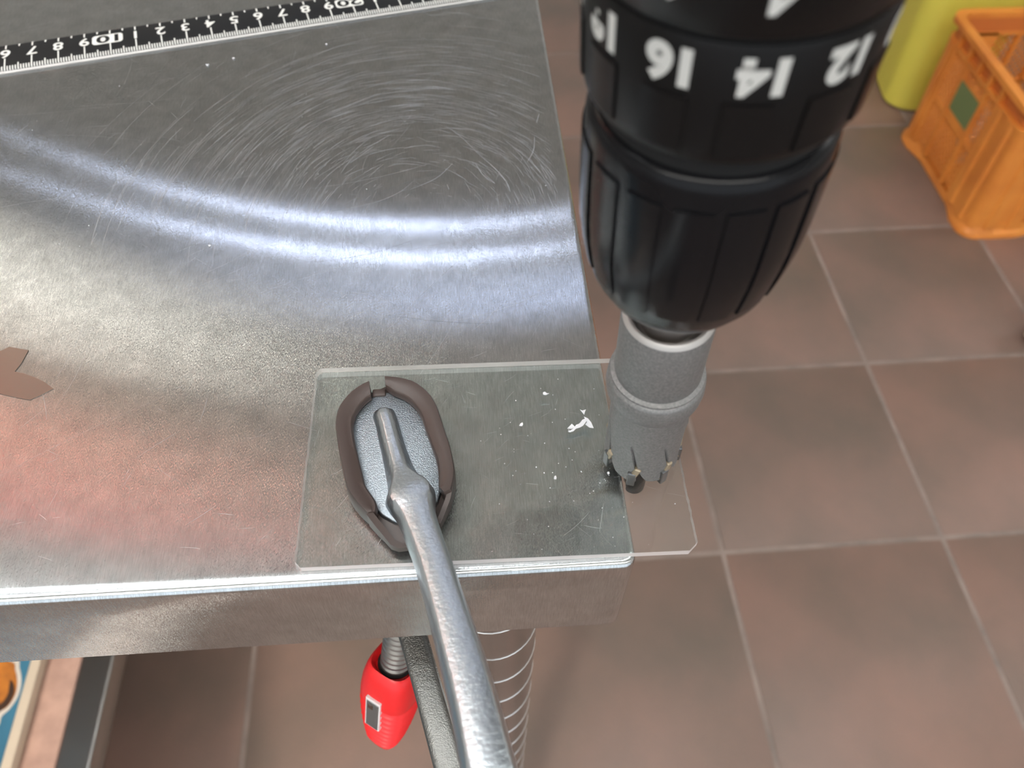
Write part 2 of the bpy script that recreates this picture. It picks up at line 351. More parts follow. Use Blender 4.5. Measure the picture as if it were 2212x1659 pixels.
# @@SCRATCH@@
for i in range(1700):                       # the swirl worn round the middle of the top
    r = abs(random.gauss(.055, .022)) + .008; a = random.uniform(-.05 * PI, .95 * PI); l = random.uniform(.03, .22) if random.random() < .85 else random.uniform(.25, .5)
    p = arc(-.014 + random.gauss(0, .006), .212 + random.gauss(0, .006), r, a, a + l, 1.15, 7)
    p = [(x + .0, y) for x, y in p]
    if all(inside(q) for q in p): ribbon(sb, p, random.choice((5e-5, 6e-5, 1e-4)) * random.uniform(.6, 1))
for i in range(520):                       # stray short scratches everywhere
    x = random.uniform(-.22, .036); y = random.uniform(.09, .36); a = random.gauss(.25, .7) if random.random() < .7 else random.uniform(0, PI)
    l = random.uniform(.001, .010) * (2.2 if random.random() < .08 else 1); k = random.uniform(-.2, .2)
    p = [(x + l * t * math.cos(a + k * t), y + l * t * math.sin(a + k * t)) for t in [j / 5 for j in range(6)]]
    if all(inside(q) for q in p): ribbon(sb, p, random.uniform(2.5e-5, 6e-5))
for i in range(46):                        # long thin ones
    x = random.uniform(-.20, .03); y = random.uniform(.09, .34); a = random.gauss(.35, .5); l = random.uniform(.02, .07); k = random.uniform(-.3, .3)
    p = [(x + l * t * math.cos(a + k * t), y + l * t * math.sin(a + k * t)) for t in [j / 10 for j in range(11)]]
    if all(inside(q) for q in p): ribbon(sb if i % 4 else sd, p, random.uniform(3e-5, 5e-5))
for pts, w in ((((.0080, .2440), (.0125, .2370), (.0160, .2300), (.0175, .2235)), 1.6e-4),
               (((-.004, .262), (.001, .256), (.0080, .2440)), 1.0e-4),
               (((.0285, .254), (.0275, .246), (.0245, .239)), 1.5e-4), (((.030, .262), (.0315, .268)), 1.3e-4),
               (((-.017, .2265), (-.008, .2320), (-.002, .2400)), 1.0e-4), (((.006, .2400), (.0085, .2330), (.0125, .2280)), 1.3e-4),
               (((-.045, .216), (-.030, .220), (-.021, .225), (-.015, .232)), 8e-5), (((-.10, .214), (-.07, .217), (-.045, .216)), 7e-5)):
    ribbon(sb, [tuple(q)[:2] for q in smooth_path([(x, y, 0) for x, y in pts], 5)], w)
o = rel(obj('scratches', sb, M_scratch, fin=False), table); o['kind'] = 'stuff'
o = rel(obj('dark_scratches', sd, M_scratch_d, fin=False), table); o['kind'] = 'stuff'

# torn patch of tape residue
bm = bmesh.new()
tp = [(-.1405, .1555), (-.1362, .1600), (-.1327, .1624), (-.1268, .1608), (-.1275, .1560), (-.1285, .1530), (-.1258, .1522), (-.1225, .1507), (-.1195, .1490), (-.1160, .1462),
      (-.1190, .1440), (-.1215, .1426), (-.1255, .1437), (-.1310, .1455), (-.1400, .1465)]
prism(bm, tp, .00003, .00022); tag(obj('tape_residue', bm, M_tape), 'torn grey-brown patch of tape residue stuck on the steel top at left', 'tape')

# ---------------------------------------------------------------- ruler
RX, RY, RA = -.17691, .30993, .24782
rul = empty('steel_ruler', (RX, RY, 0), 'black metal ruler with white upside-down numbers lying across the steel top', 'ruler', rot=(0, 0, RA))
K0, K1 = -6, 22
bm = bmesh.new()
sec = [(-.0050, .0000), (-.0050, .0004), (-.0042, .0011), (-.0030, .00135), (.0040, .0016), (.0130, .00135), (.0143, .0011), (.0146, .0004), (.0146, 0)]
loft(bm, [[(.01 * K0, y, z) for y, z in sec], [(.01 * K1, y, z) for y, z in sec]])
obj('ruler_body', bm, M_ruler, rul)
bm = bmesh.new(); sec = [(-.0058, .00002), (-.0058, .0005), (-.0052, .0010), (-.0049, .0011), (-.0049, .00002)]
loft(bm, [[(.01 * K0, y, z) for y, z in sec], [(.01 * K1, y, z) for y, z in sec]])
o = obj('bevelled_edge', bm, M_rmetal, rul); o['label'] = 'bare metal bevelled edge with fine notches'
def rz(y): 
    pr = [(-.0050, .0004), (-.0042, .0011), (-.0030, .00135), (.0040, .0016), (.0130, .00135), (.0143, .0011), (.0146, .0004)]
    for (a, za), (b, zb) in zip(pr, pr[1:]):
        if a <= y <= b: return za + (zb - za) * (y - a) / (b - a)
    return .0013
def tick(bm, x, y0, y1, w):
    ys = sorted({y0, y1} | {v for v in (-.0042, -.0030, .0040, .0130) if y0 < v < y1})
    r = [(bm.verts.new((x - w / 2, y, rz(y) + 6e-5)), bm.verts.new((x + w / 2, y, rz(y) + 6e-5))) for y in ys]
    for a, b in zip(r, r[1:]): bm.faces.new((a[0], a[1], b[1], b[0]))
bm = bmesh.new()
for q in range(K0 * 10 + 2, K1 * 10 - 2):
    x = q * .001
    if q % 10 == 0: tick(bm, x, -.0044, .0034 if (q % 100) != 40 else .003, .00052); tick(bm, x, .0108, .0141, .00058)
    elif q % 5 == 0: tick(bm, x, -.0044, -.0004, .00048); tick(bm, x, .0120, .0141, .00055)
    else: tick(bm, x, -.0044, -.0020, .00046)
obj('graduation_marks', bm, M_print, rul, fin=False)
def flat_text(txt, x, y, size, off, m, sx=1.0, dz=8e-5):
    b = text_mesh(txt, size, off)
    for v in b.verts:
        X, Y = -v.co.x * sx, -v.co.y; v.co = Vector((x + X, y + Y, rz(y + Y) + dz))
    return obj('numeral', b, m, rul, fin=False)
for k in range(K0 + 1, K1):
    num = (k + 6) if k < 4 else (k - 4) if k < 14 else (k - 14) if k > 14 else 0
    if num == 10 or num == 0 or k == 4: continue
    n_ = num % 10
    if n_ == 0: continue
    flat_text(str(n_), k * .01, .0068, .0083, .00016, M_print, 1.0)
for k, t in ((4, '10'), (14, '20'), (-6, '0')):
    if k < K0 + 1: continue
    b = bmesh.new(); pts = rrect(k * .01 - .0070, k * .01 + .0050, .0032, .0104, .0016, 4); vs = [b.verts.new((x, y, rz(y) + 7e-5)) for x, y in pts]; b.faces.new(vs)
    rel_ = obj('number_flag', b, M_print, rul, fin=False)
    flat_text(t, k * .01 - .0010, .0068, .0078, .0002, M_ruler, 1.35, 14e-5)

# ---------------------------------------------------------------- acrylic plate with the drilled hole
ca, sa = math.cos(-.0164), math.sin(-.0164); PX, PY, PW, PD = -.04287, .14742, .09802, .06074
def pl(u, v): return (PX + ca * u - sa * v, PY + sa * u + ca * v)
out = []
def edge(a, b, n, jag):
    for i in range(n):
        t = i / n; x = a[0] + (b[0] - a[0]) * t; y = a[1] + (b[1] - a[1]) * t
        if 0 < i: x += random.uniform(-jag, jag)
        out.append(pl(x, y))
edge((.0012, 0), (PW - .001, 0), 1, 0); out.append(pl(PW - .001, 0))
edge((PW, -.0010), (PW, -PD + .0022), 40, .00012); out.append(pl(PW, -PD + .0022)); out.append(pl(PW - .0024, -PD))
out.append(pl(.0016, -PD)); edge((0, -PD + .0018), (0, -.0014), 46, .00012); out.append(pl(0, -.0014))
plate = empty('acrylic_sheet', (PX, PY, 0), 'clear rectangular acrylic sheet clamped over the steel table corner under the hole saw', 'sheet')
bm = bmesh.new()
hx, hy, hr = .0443, .1131, .0034
def plate_faces(z):
    vo = [bm.verts.new((x, y, z)) for x, y in out]; vi = [bm.verts.new((hx + hr * math.cos(2 * PI * i / 24), hy + hr * math.sin(2 * PI * i / 24), z)) for i in range(24)]
    es = [bm.edges.new((a, b)) for L_ in (vo, vi) for a, b in zip(L_, L_[1:] + L_[:1])]
    bmesh.ops.triangle_fill(bm, edges=es, use_beauty=True); return vo, vi
z0, z1 = .00012, .0021
bo, bi = plate_faces(z0); to, ti = plate_faces(z1)
nf = len(bm.faces)
for A_, B_ in ((bo, to), (bi, ti)):
    for i in range(len(A_)):
        f = bm.faces.new((A_[i], A_[(i + 1) % len(A_)], B_[(i + 1) % len(A_)], B_[i])); f.material_index = 1
rel(obj('clear_panel', bm, [M_acry, M_acry_e]), plate)
bm = bmesh.new()
for i in range(90):
    u = random.uniform(.003, PW - .003); v = -random.uniform(.003, PD - .003); a = random.gauss(.3, .8); l = random.uniform(.001, .006)
    k = random.uniform(-.25, .25); pts = [pl(u + l * t * math.cos(a + k * t), v + l * t * math.sin(a + k * t)) for t in (0, .25, .5, .75, 1)]
    ribbon(bm, pts, random.uniform(2e-5, 4e-5))
for v in bm.verts: v.co.z = z1 + 3e-5
o = rel(obj('fine_scratches', bm, M_haze, fin=False), plate); o['kind'] = 'stuff'

# ---------------------------------------------------------------- clamp
clamp = empty('bar_clamp', (-.019, .114, 0), 'steel bar clamp with brown jaw cap and red handle gripping the acrylic sheet', 'clamp')
mm = lambda L_: [(x / 1000, y / 1000) for x, y in L_]
RO = mm([(-22.7, 138.5), (-19.0, 138.0), (-15.4, 136.7), (-12.7, 134.5), (-10.5, 131.7), (-8.9, 128.2), (-7.7, 123.8), (-6.7, 119.5), (-5.7, 115.8), (-5.1, 112.3), (-4.6, 107.3), (-5.1, 103.9), (-5.8, 101.6), (-7.3, 101.3)])
RI = mm([(-22.4, 135.1), (-20.3, 133.3), (-17.6, 131.8), (-15.4, 129.7), (-13.6, 126.9), (-12.5, 124.1), (-11.4, 119.8), (-10.2, 115.6), (-9.2, 112.0), (-8.7, 108.5), (-8.7, 103.2)])
LO = mm([(-26.9, 137.2), (-28.9, 136.2), (-31.5, 134.0), (-33.6, 131.1), (-34.8, 128.2), (-35.2, 124.5), (-34.7, 120.2), (-33.5, 114.0), (-32.1, 108.0), (-30.9, 103.6), (-28.6, 99.8), (-25.9, 96.8)])
LI = mm([(-26.3, 132.4), (-27.8, 131.1), (-29.5, 128.7), (-30.5, 126.3), (-30.8, 123.1), (-30.4, 120.0), (-29.3, 114.8), (-27.8, 108.7), (-26.8, 104.8), (-25.1, 101.9), (-23.8, 99.5), (-23.9, 97.2)])
def resample(P, n):
    P = [Vector((*p, 0)) for p in P]; P = smooth_path(P, 5); d = [0]
    for a, b in zip(P, P[1:]): d.append(d[-1] + (b - a).length)
    o_ = []
    for i in range(n):
        t = d[-1] * i / (n - 1); j = 0
        while j < len(d) - 2 and d[j + 1] < t: j += 1
        k = (t - d[j]) / max(d[j + 1] - d[j], 1e-9); o_.append(P[j].lerp(P[j + 1], k))
    return o_
CT, CB = .0088, .0024
def lip(outer, inner, name):
    n = 26; O = resample(outer, n); I = resample(inner, n); b = bmesh.new(); secs = []
    for a, c in zip(O, I):
        d = (a - c)
        def P(t, z): q = c + d * t; return (q.x, q.y, z)
        secs.append([P(1.04, CB), P(1.05, CB + .0030), P(1.0, CT - .0006), P(.93, CT), P(.42, CT + .0001), P(.36, CT - .0001), P(.10, CT - .0001), P(0, CT - .0006), P(-.02, CT - .0026), P(.55, CT - .0028), P(.60, CB)])
    loft(b, secs); return rel(obj(name, b, M_cap, sharp=50), clamp)
cap_r = lip(RO, RI, 'jaw_cap_lip'); cap_l = lip(LO, LI, 'jaw_cap_lip')
base = LO[::-1][::-1]
cb_pts = [(-22.9, 138.3)] ; 
ol = [(-26.5, 136.6)] + [(x * 1000, y * 1000) for x, y in LO[1:]] + [(-24.4, 95.3), (-22.2, 92.6), (-20.3, 90.2), (-18.6, 89.4), (-16.0, 89.6), (-13.0, 90.6), (-10.4, 92.6), (-8.3, 95.6), (-6.8, 99.0)] + [(x * 1000, y * 1000) for x, y in RO[:-2][::-1]]
b = bmesh.new(); prism(b, mm(ol), .0022, .0042, .0004, 2); rel(obj('jaw_cap_base', b, M_cap), clamp)
# turned-up flaps of the cap at the neck
b = bmesh.new()
fp = [(-25.9, 96.8, .0085), (-24.0, 94.4, .0072), (-22.2, 92.4, .0060), (-20.4, 90.2, .0050), (-18.6, 89.4, .0046), (-16.2, 89.6, .0044)]
loft(b, [[((x - .2) / 1000, (y - .3) / 1000, .0023), ((x - .2) / 1000, (y - .3) / 1000, z), ((x + .9) / 1000, (y + .9) / 1000, z), ((x + .9) / 1000, (y + .9) / 1000, .0023)] for x, y, z in fp])
rel(obj('jaw_cap_flap', b, M_cap), clamp)
b = bmesh.new()
fp = [(-5.4, 103.3, .0080), (-6.2, 100.2, .0072), (-7.5, 97.4, .0060), (-8.8, 94.8, .0050)]
loft(b, [[((x + .3) / 1000, y / 1000, .0023), ((x + .3) / 1000, y / 1000, z), ((x - .9) / 1000, (y + .3) / 1000, z), ((x - .9) / 1000, (y + .3) / 1000, .0023)] for x, y, z in fp])
rel(obj('jaw_cap_flap', b, M_cap), clamp)
b = bmesh.new(); box(b, -.0262, -.0226, .1335, .1358, .0042, .0066, .0004, 2); rel(obj('jaw_cap_bridge', b, M_cap), clamp)
# metal pad
po = []
inner = [(-22.0, 135.0), (-19.8, 134.2), (-16.8, 132.6), (-14.6, 130.2), (-12.8, 127.4), (-11.6, 124.1), (-10.5, 119.8), (-9.3, 115.6), (-8.4, 112.0), (-7.9, 108.5), (-7.8, 104.5), (-9.0, 100.5), (-11.5, 97.0), (-16.0, 95.2), (-19.5, 95.4), (-22.5, 97.3), (-25.0, 100.0), (-27.4, 104.4), (-28.6, 108.7), (-30.1, 114.8), (-31.2, 120.0), (-31.6, 123.1), (-31.2, 126.3), (-30.2, 128.9), (-28.4, 131.6), (-26.6, 133.4), (-24.2, 134.7)]
b = bmesh.new(); prism(b, mm(inner), .0043, .0060, .0006, 3); rel(obj('jaw_pad', b, M_pad), clamp)
# arm: from the raised rib on the pad, over the neck, towards the bar
def arm_sec(x, y, zb, zt, w, top, dx, dy):
    d = Vector((dx, dy, 0)).normalized(); s = Vector((-d.y, d.x, 0)) * -1
    pts = []
    for sx, t in ((-.9, 0), (-1.0, .30), (-.95, .45), (-top - .05, .97), (-top + .08, 1.0), (0, 1.01), (top - .08, 1.0), (top + .05, .97), (.95, .45), (1.0, .30), (.9, 0)):
        p = Vector((x, y, 0)) + s * sx * w / 2; pts.append((p.x, p.y, zb + (zt - zb) * t))
    return pts
cl = [  # x, y, z bottom, z top, width, top ratio
    (-.02330, .12900, .0058, .0062, .0022, .3), (-.02325, .12850, .0058, .0078, .0044, .32), (-.02290, .1270, .0057, .0088, .0058, .34), (-.02190, .1235, .0056, .0093, .0060, .36), (-.02080, .1185, .0055, .0097, .0062, .36),
    (-.01960, .1135, .0054, .0102, .0066, .36), (-.01830, .1085, .0052, .0110, .0074, .38), (-.01690, .1045, .0050, .0121, .0092, 0.62), (-.01590, .1015, .0050, .0131, .0124, 0.70), (-.01500, .0985, .0050, .0137, .0116, 0.74),
    (-.01400, .0950, .0052, .0140, .0094, 0.72), (-.01230, .0890, .0062, .0150, .0088, 0.66), (-.01020, .0820, .0076, .0163, .0086, 0.66), (-.00760, .0720, .0095, .0182, .0089, 0.66), (-.00440, .0590, .0112, .0206, .0096, 0.68),
    (-.00180, .0475, .0120, .0226, .0101, 0.70), (.00060, .0344, .0126, .0246, .0108, 0.72), (.0022, .0260, .0126, .0252, .0112, 0.72), (.0036, .0185, .0120, .0252, .0114, 0.72)]
cp = smooth_path([(a[0], a[1], a[3]) for a in cl], 3); zb_ = smooth_path([(a[2], a[4], a[5]) for a in cl], 3)
b = bmesh.new(); secs = []
for i, (p, q) in enumerate(zip(cp, zb_)):
    a0 = cp[max(i - 1, 0)]; a1 = cp[min(i + 1, len(cp) - 1)]; secs.append(arm_sec(p.x, p.y, q.x, p.z, q.y, q.z, (a1 - a0).x, (a1 - a0).y))
loft(b, secs); rel(obj('fixed_arm', b, M_zinc, sharp=60), clamp)
# bar joining the arms (below the picture)
b = bmesh.new(); box(b, -.0015, .0095, .0095, .0185, -.15, .030, .001, 2); rel(obj('bar', b, M_zinc2), clamp)
# lower sliding arm
b = bmesh.new(); secs = []
lp = [(-.0300, .128, -.062), (-.0262, .1165, -.062), (-.0238, .1050, -.062), (-.0204, .0912, -.0622), (-.0160, .0750, -.0625), (-.0104, .0545, -.063), (-.0030, .0300, -.064), (.0025, .0150, -.065)]
for i, p in enumerate(lp):
    a0 = Vector(lp[max(i - 1, 0)]); a1 = Vector(lp[min(i + 1, len(lp) - 1)]); d = (a1 - a0); d.z = 0; d.normalize(); s = Vector((-d.y, d.x, 0)) * -1
    w = (.016, .012, .0100, .0085, .0085, .0090, .0098, .0105)[i]
    P = Vector(p); secs.append([tuple(P + s * sx * w / 2 + Vector((0, 0, zz))) for sx, zz in ((-1.0, -.011), (-1.0, -.0012), (-.88, -.0012), (-.80, 0.0), (-.5, .0004), (.5, .0004), (.86, 0), (1, -.001), (1, -.011))])
loft(b, secs); rel(obj('sliding_arm', b, M_zinc2, sharp=60), clamp)
# spindle and handle share a tilted axis
sp0 = Vector((-.0300, .0968, -.100)); sdv = Vector((.0085, .0125, .048)).normalized()
_xa = (Vector((1, 0, 0)) - sdv * sdv.x).normalized(); _ya = sdv.cross(_xa)
zq = Matrix((_xa, _ya, sdv)).transposed().to_4x4()
def on_axis(b, name, m, sharp=40, rot=0, lab=None):
    bmesh.ops.transform(b, matrix=Matrix.Translation(sp0) @ zq @ Matrix.Rotation(rot, 4, 'Z'), verts=b.verts); return rel(obj(name, b, m, sharp=sharp), clamp)
b = bmesh.new(); p = [(-.03, .0040)]
z = -.004
while z < .056: p += [(z, .0054), (z + .0010, .0054), (z + .0016, .0044), (z + .0020, .0044)]; z += .0027
lathe(b, p, 28); on_axis(b, 'threaded_spindle', mat('thread_steel', (.36, .36, .35), .38, .9), 25)
b = bmesh.new()
def ssec(z, r, n=32, e=3.2, ox=0, oy=0):
    o_ = []
    for i in range(n):
        a = 2 * PI * i / n; c, s = math.cos(a), math.sin(a); k = (abs(c) ** e + abs(s) ** e) ** (-1 / e); o_.append((r * k * c + ox, r * k * s + oy, z))
    return o_
hs = [(.0005, .0050), (.0000, .0062), (.0030, .0078), (.0022, .0086), (-.0010, .0094), (-.0050, .0100), (-.012, .0104)]
for i in range(8):
    z = -.0150 - i * .0039; r = .0103 - i * .00022 - .000035 * i * i
    hs += [(z, r), (z - .0004, r - .0009), (z - .0022, r - .0009), (z - .0028, r - .0003), (z - .0033, r)]
hs += [(-.0505, .0052), (-.0530, .0036), (-.0540, .0015)]
hs = [(z * (.93 if z < 0 else 1), r * .97) for z, r in hs]
loft(b, [ssec(z, r) for z, r in hs]); 
hnd = on_axis(b, 'handle', M_red, 50, math.radians(-34)); hnd['label'] = 'red plastic handle with grip ridges'
b = bmesh.new(); lathe(b, [(.0006, .0062), (.0012, .0062), (.0012, .0048), (.0006, .0048)], 28, False, False); on_axis(b, 'handle_socket', M_gap)
for nm, m, (u0, u1, v0, v1), dd in (('label_frame', M_lab, (-.0024, .0038, -.0270, -.0085), .0002), ('label_field', M_labg, (-.0019, .0033, -.0264, -.0096), .0004), ('label_mark', M_figd, (.0004, .0026, -.0140, -.0112), .0006)):
    b = bmesh.new(); box(b, u0, u1, .0080, .0113 + dd, v0, v1, .0002, 1)
    bmesh.ops.transform(b, matrix=Matrix.Translation(sp0) @ zq @ Matrix.Rotation(math.radians(146), 4, 'Z') @ Matrix.Rotation(math.radians(-3.5), 4, 'X'), verts=b.verts)
    rel(obj(nm, b, m), hnd); 

# ---------------------------------------------------------------- drill with hole saw
DM = Matrix(((.99869274, 0, -.05111562, .04412581), (-.00382257, .99719984, -.0746851, .11303448), (.05097249, .07478287, .99589624, 0), (0, 0, 0, 1)))
drill = empty('power_drill', (0, 0, 0), 'black cordless drill standing upright with chuck pointing down at the sheet', 'drill'); drill.matrix_world = DM
mmp = lambda L_: [(z / 1000, r / 1000) for z, r in L_]
def dpart(name, prof, m, n=96, sharp=40, c0=True, c1=True, parent=None):
    b = bmesh.new(); lathe(b, mmp(prof), n, c0, c1); return obj(name, b, m, parent or drill, sharp)
dpart('chuck_nose', [(65.6, 6.2), (66.4, 7.2), (68.5, 7.6), (73, 7.8)], M_shank)
chuck = dpart('chuck_sleeve', [(71.0, 6), (71.2, 8.2), (71.8, 10), (73.2, 12), (75.8, 14.3), (80, 16.5), (85.5, 17.75), (91.5, 18.6), (96, 18.9), (104, 19.0), (113.2, 19.0), (115.0, 18.7), (115.8, 18.0), (116.0, 17.0)], M_black, 128)
dpart('gap_ring', [(115.5, 17.3), (120.5, 17.3)], M_gap)
collar = dpart('torque_collar', [(119.6, 17), (119.7, 19.2), (120.3, 19.6), (122, 19.75), (137.0, 20.2), (137.6, 19.9)], M_black_s, 128)
dpart('seam_ring', [(137.2, 19.5), (138.6, 19.5)], M_gap)
mode = dpart('mode_ring', [(138.2, 19.9), (138.8, 20.4), (152, 21.0), (153, 20.6)], M_black_s, 128)
dpart('gearbox_housing', [(152.5, 21.5), (154, 24), (175, 27), (230, 29), (236, 26), (240, 15)], M_black_s, 64)
b = bmesh.new(); box(b, -.016, .016, .01, .055, .175, .30, .006, 3)
bmesh.ops.transform(b, matrix=Matrix.Rotation(math.radians(-12), 4, 'X'), verts=b.verts); obj('grip', b, M_black_s, drill)
def patch(parent, m, name, a0, a1, z0, z1, rfun, th, n=8, taper=0):
    """a thin raised panel wrapped round the drill axis"""
    b = bmesh.new(); nz = 6
    def P(i, k, dr):
        t = k / nz; z = z0 + (z1 - z0) * t; sh = taper * (1 - t); a = math.radians(a0 + sh + (a1 - a0 - 2 * sh) * i / n); r = rfun(z) + dr
        return (r * math.cos(a), r * math.sin(a), z)
    top = [[b.verts.new(P(i, k, th)) for i in range(n + 1)] for k in range(nz + 1)]; bot = [[b.verts.new(P(i, k, -.0006)) for i in range(n + 1)] for k in range(nz + 1)]
    for k in range(nz):
        for i in range(n):
            b.faces.new((top[k][i], top[k][i + 1], top[k + 1][i + 1], top[k + 1][i])); b.faces.new((bot[k][i], bot[k + 1][i], bot[k + 1][i + 1], bot[k][i + 1]))
        b.faces.new((top[k][0], top[k + 1][0], bot[k + 1][0], bot[k][0])); b.faces.new((top[k][n], bot[k][n], bot[k + 1][n], top[k + 1][n]))
    for i in range(n):
        b.faces.new((top[0][i], bot[0][i], bot[0][i + 1], top[0][i + 1])); b.faces.new((top[nz][i], top[nz][i + 1], bot[nz][i + 1], bot[nz][i]))
    bmesh.ops.recalc_face_normals(b, faces=b.faces)
    es = [e for e in b.edges if len(e.link_faces) == 2 and e.calc_face_angle(0) > .9]
    bmesh.ops.bevel(b, geom=es, offset=th * .45, segments=2, affect='EDGES')
    return obj(name, b, m, parent, 50)
cpz = mmp([(71.2, 8.2), (71.8, 10), (73.2, 12), (75.8, 14.3), (80, 16.5), (85.5, 17.75), (91.5, 18.6), (96, 18.9), (104, 19.0), (116, 19.0)])
def crf(z):
    for (a, ra), (c, rc) in zip(cpz, cpz[1:]):
        if a <= z <= c: return ra + (rc - ra) * (z - a) / (c - a)
    return .019
for k in range(16):
    a = -130 + 22.5 * k; patch(chuck, M_black, 'grip_pad', a - 8.7, a + 8.7, .0835, .1105, crf, .00040)
for k in range(12):
    a = -127 + 30 * k; patch(collar, M_black_s, 'grip_pad', a - 9, a + 9, .1212, .1298, lambda z: .0197 + (z - .12) * .03, .00035)
def wrap_text(parent, txt, size, off, ang, z, r):
    b = text_mesh(txt, size, off)
    bmesh.ops.subdivide_edges(b, edges=[e for e in b.edges if e.calc_length() > .001], cuts=1)
    for v in b.verts:
        # upright direction points down the axis; reading direction runs clockwise
        zz = z - v.co.y; a = math.radians(ang) - v.co.x / r; rr = r + (zz - z) * .03 + .00008; v.co = Vector((rr * math.cos(a), rr * math.sin(a), zz))
    return obj('numeral', b, M_print2, parent, fin=False)
for t, a in (('20', -190), ('18', -158.5), ('16', -127), ('14', -95.3), ('12', -64.5), ('10', -33)):
    wrap_text(collar, t, .0067, .00038, a, .1335, .02012)
for t, a in (('8', -160), ('6', -128), ('4', -95), ('2', -62)):
    wrap_text(mode, t, .0067, .00038, a, .1444, .0207)

saw = empty('hole_saw', (0, 0, 0), 'grey blasted steel hole saw held in the drill chuck above the acrylic sheet', 'saw'); saw.matrix_world = DM
dpart('shank', [(50, 5.2), (58, 5.4), (61, 5.0), (62, 6.2), (64, 6.4), (66.5, 5.5)], M_shank, 48, parent=saw)
dpart('saw_collar', [(33.0, 9.3), (34.2, 9.9), (36.5, 10.9), (39, 11.15), (41.5, 10.95), (42.2, 10.7), (42.5, 10.2), (42.8, 10.2), (43.1, 10.55), (43.5, 10.5), (43.7, 9.8), (44.2, 9.0)], M_blast, parent=saw)
dpart('upper_body', [(43.5, 9.4), (44.4, 9.65), (62.6, 9.65), (63.3, 9.45)], M_blast, c1=False, parent=saw)
dpart('rim', [(63.2, 9.5), (64.0, 9.2), (64.3, 8.7), (64.1, 8.1), (63.2, 7.9), (60.0, 6.2), (59.5, 4.0)], M_blast_l, c0=False, parent=saw)
# toothed cup
b = bmesh.new(); NS = 196; NT = 7; off = math.radians(-131 + 3)
def bottom(a):
    t = ((a - off) / (2 * PI) * NT) % 1.0        # 0 at the gullet
    if t < .055: return 13.6 - 1.0 * (t / .055)
    if t < .26: return 12.6 - 6.2 * ((t - .055) / .205) ** .8
    if t < .80: return 6.4 - 1.3 * math.sin(PI * (t - .26) / .6 * .5)
    if t < .95: return 5.1 + .4 * (t - .8) / .15
    return 5.5 + 8.1 * (t - .95) / .05
rings = []
for lvl in range(8):
    row = []
    for i in range(NS):
        a = 2 * PI * i / NS; zb = bottom(a); f = lvl / 7; z = zb + (33.6 - zb) * f
        tw = math.radians(6) * (1 - f) ; t = ((a - off) / (2 * PI) * NT) % 1.0
        gash = .0
        if t < .10 and z < 25: gash = 1.2 * (1 - t / .10) * min(1, (23 - z) / 6)
        r = (9.35 + (.18 if z < 9 else 0) - gash) / 1000
        sk = math.radians(max(0, 24 - z) * 1.3); aa = a - sk * 0 + sk
        row.append(b.verts.new((r * math.cos(aa), r * math.sin(aa), z / 1000)))
    rings.append(row)
inn = []
for i in range(NS):
    a = 2 * PI * i / NS; zb = bottom(a) + .2; sk = math.radians(max(0, 24 - zb) * 1.3); inn.append((b.verts.new((.0078 * math.cos(a + sk), .0078 * math.sin(a + sk), zb / 1000)), b.verts.new((.0078 * math.cos(a), .0078 * math.sin(a), .0325))))
for A_, B_ in zip(rings, rings[1:]):
    for i in range(NS): b.faces.new((A_[i], A_[(i + 1) % NS], B_[(i + 1) % NS], B_[i]))
for i in range(NS):
    j = (i + 1) % NS; b.faces.new((inn[i][0], inn[j][0], rings[0][j], rings[0][i])); b.faces.new((inn[i][1], inn[j][1], inn[j][0], inn[i][0]))
b.faces.new([q[1] for q in inn])
obj('toothed_cup', b, M_blast, saw, 45)
for k in range(NT):                                   # brazed carbide tips at the leading edge of each tooth
    a = off + 2 * PI * (k + .93) / NT + math.radians(22)
    b = bmesh.new(); box(b, .0074, .0100, -.0019, .0002, .0036, .0098, .0002, 1)
    bmesh.ops.transform(b, matrix=Matrix.Rotation(a, 4, 'Z'), verts=b.verts); obj('carbide_tip', b, M_carbide, saw)
    b = bmesh.new(); box(b, .0076, .00985, -.0034, -.0017, .0050, .0120, .0003, 1)
    bmesh.ops.transform(b, matrix=Matrix.Rotation(a, 4, 'Z') @ Matrix.Rotation(-.25, 4, 'X'), verts=b.verts); obj('brazing', b, M_braze, saw)
# pilot bit passing through the sheet
b = bmesh.new(); n_ = 28; secs = []
for k in range(30):
    z = -.0150 + k * .0016; tw = k * .30; s = []
    for i in range(n_):
        a = 2 * PI * i / n_; fl_ = abs(math.sin(a - tw)) ; r = .0030 * (.62 + .38 * min(1, fl_ * 1.9)); s.append((r * math.cos(a), r * math.sin(a), z))
    secs.append(s)
loft(b, secs); obj('pilot_bit', b, M_dark, saw, 40)

# ---------------------------------------------------------------- acrylic swarf
GS = 'loose white acrylic chips on the sheet and table'
def chip(pts, z, label, curl=.0006, th=.00018):
    b = bmesh.new(); cx = sum(p[0] for p in pts) / len(pts); cy = sum(p[1] for p in pts) / len(pts); pts = [(cx + (x - cx) * .86, cy + (y - cy) * .86) for x, y in pts]
    prism(b, [(x - cx, y - cy) for x, y in pts], 0, th)
    R0 = max(math.hypot(v.co.x, v.co.y) for v in b.verts)
    for v in b.verts: v.co.z += curl * (v.co.x / R0) ** 2 + .25 * curl * (v.co.y / R0) ** 2
    m = min(v.co.z for v in b.verts)
    for v in b.verts: v.co.z -= m
    o = obj('acrylic_chip', b, M_chip); o.location = (cx, cy, z); tag(o, label, 'chip', GS)
ZP = z1 + .00005

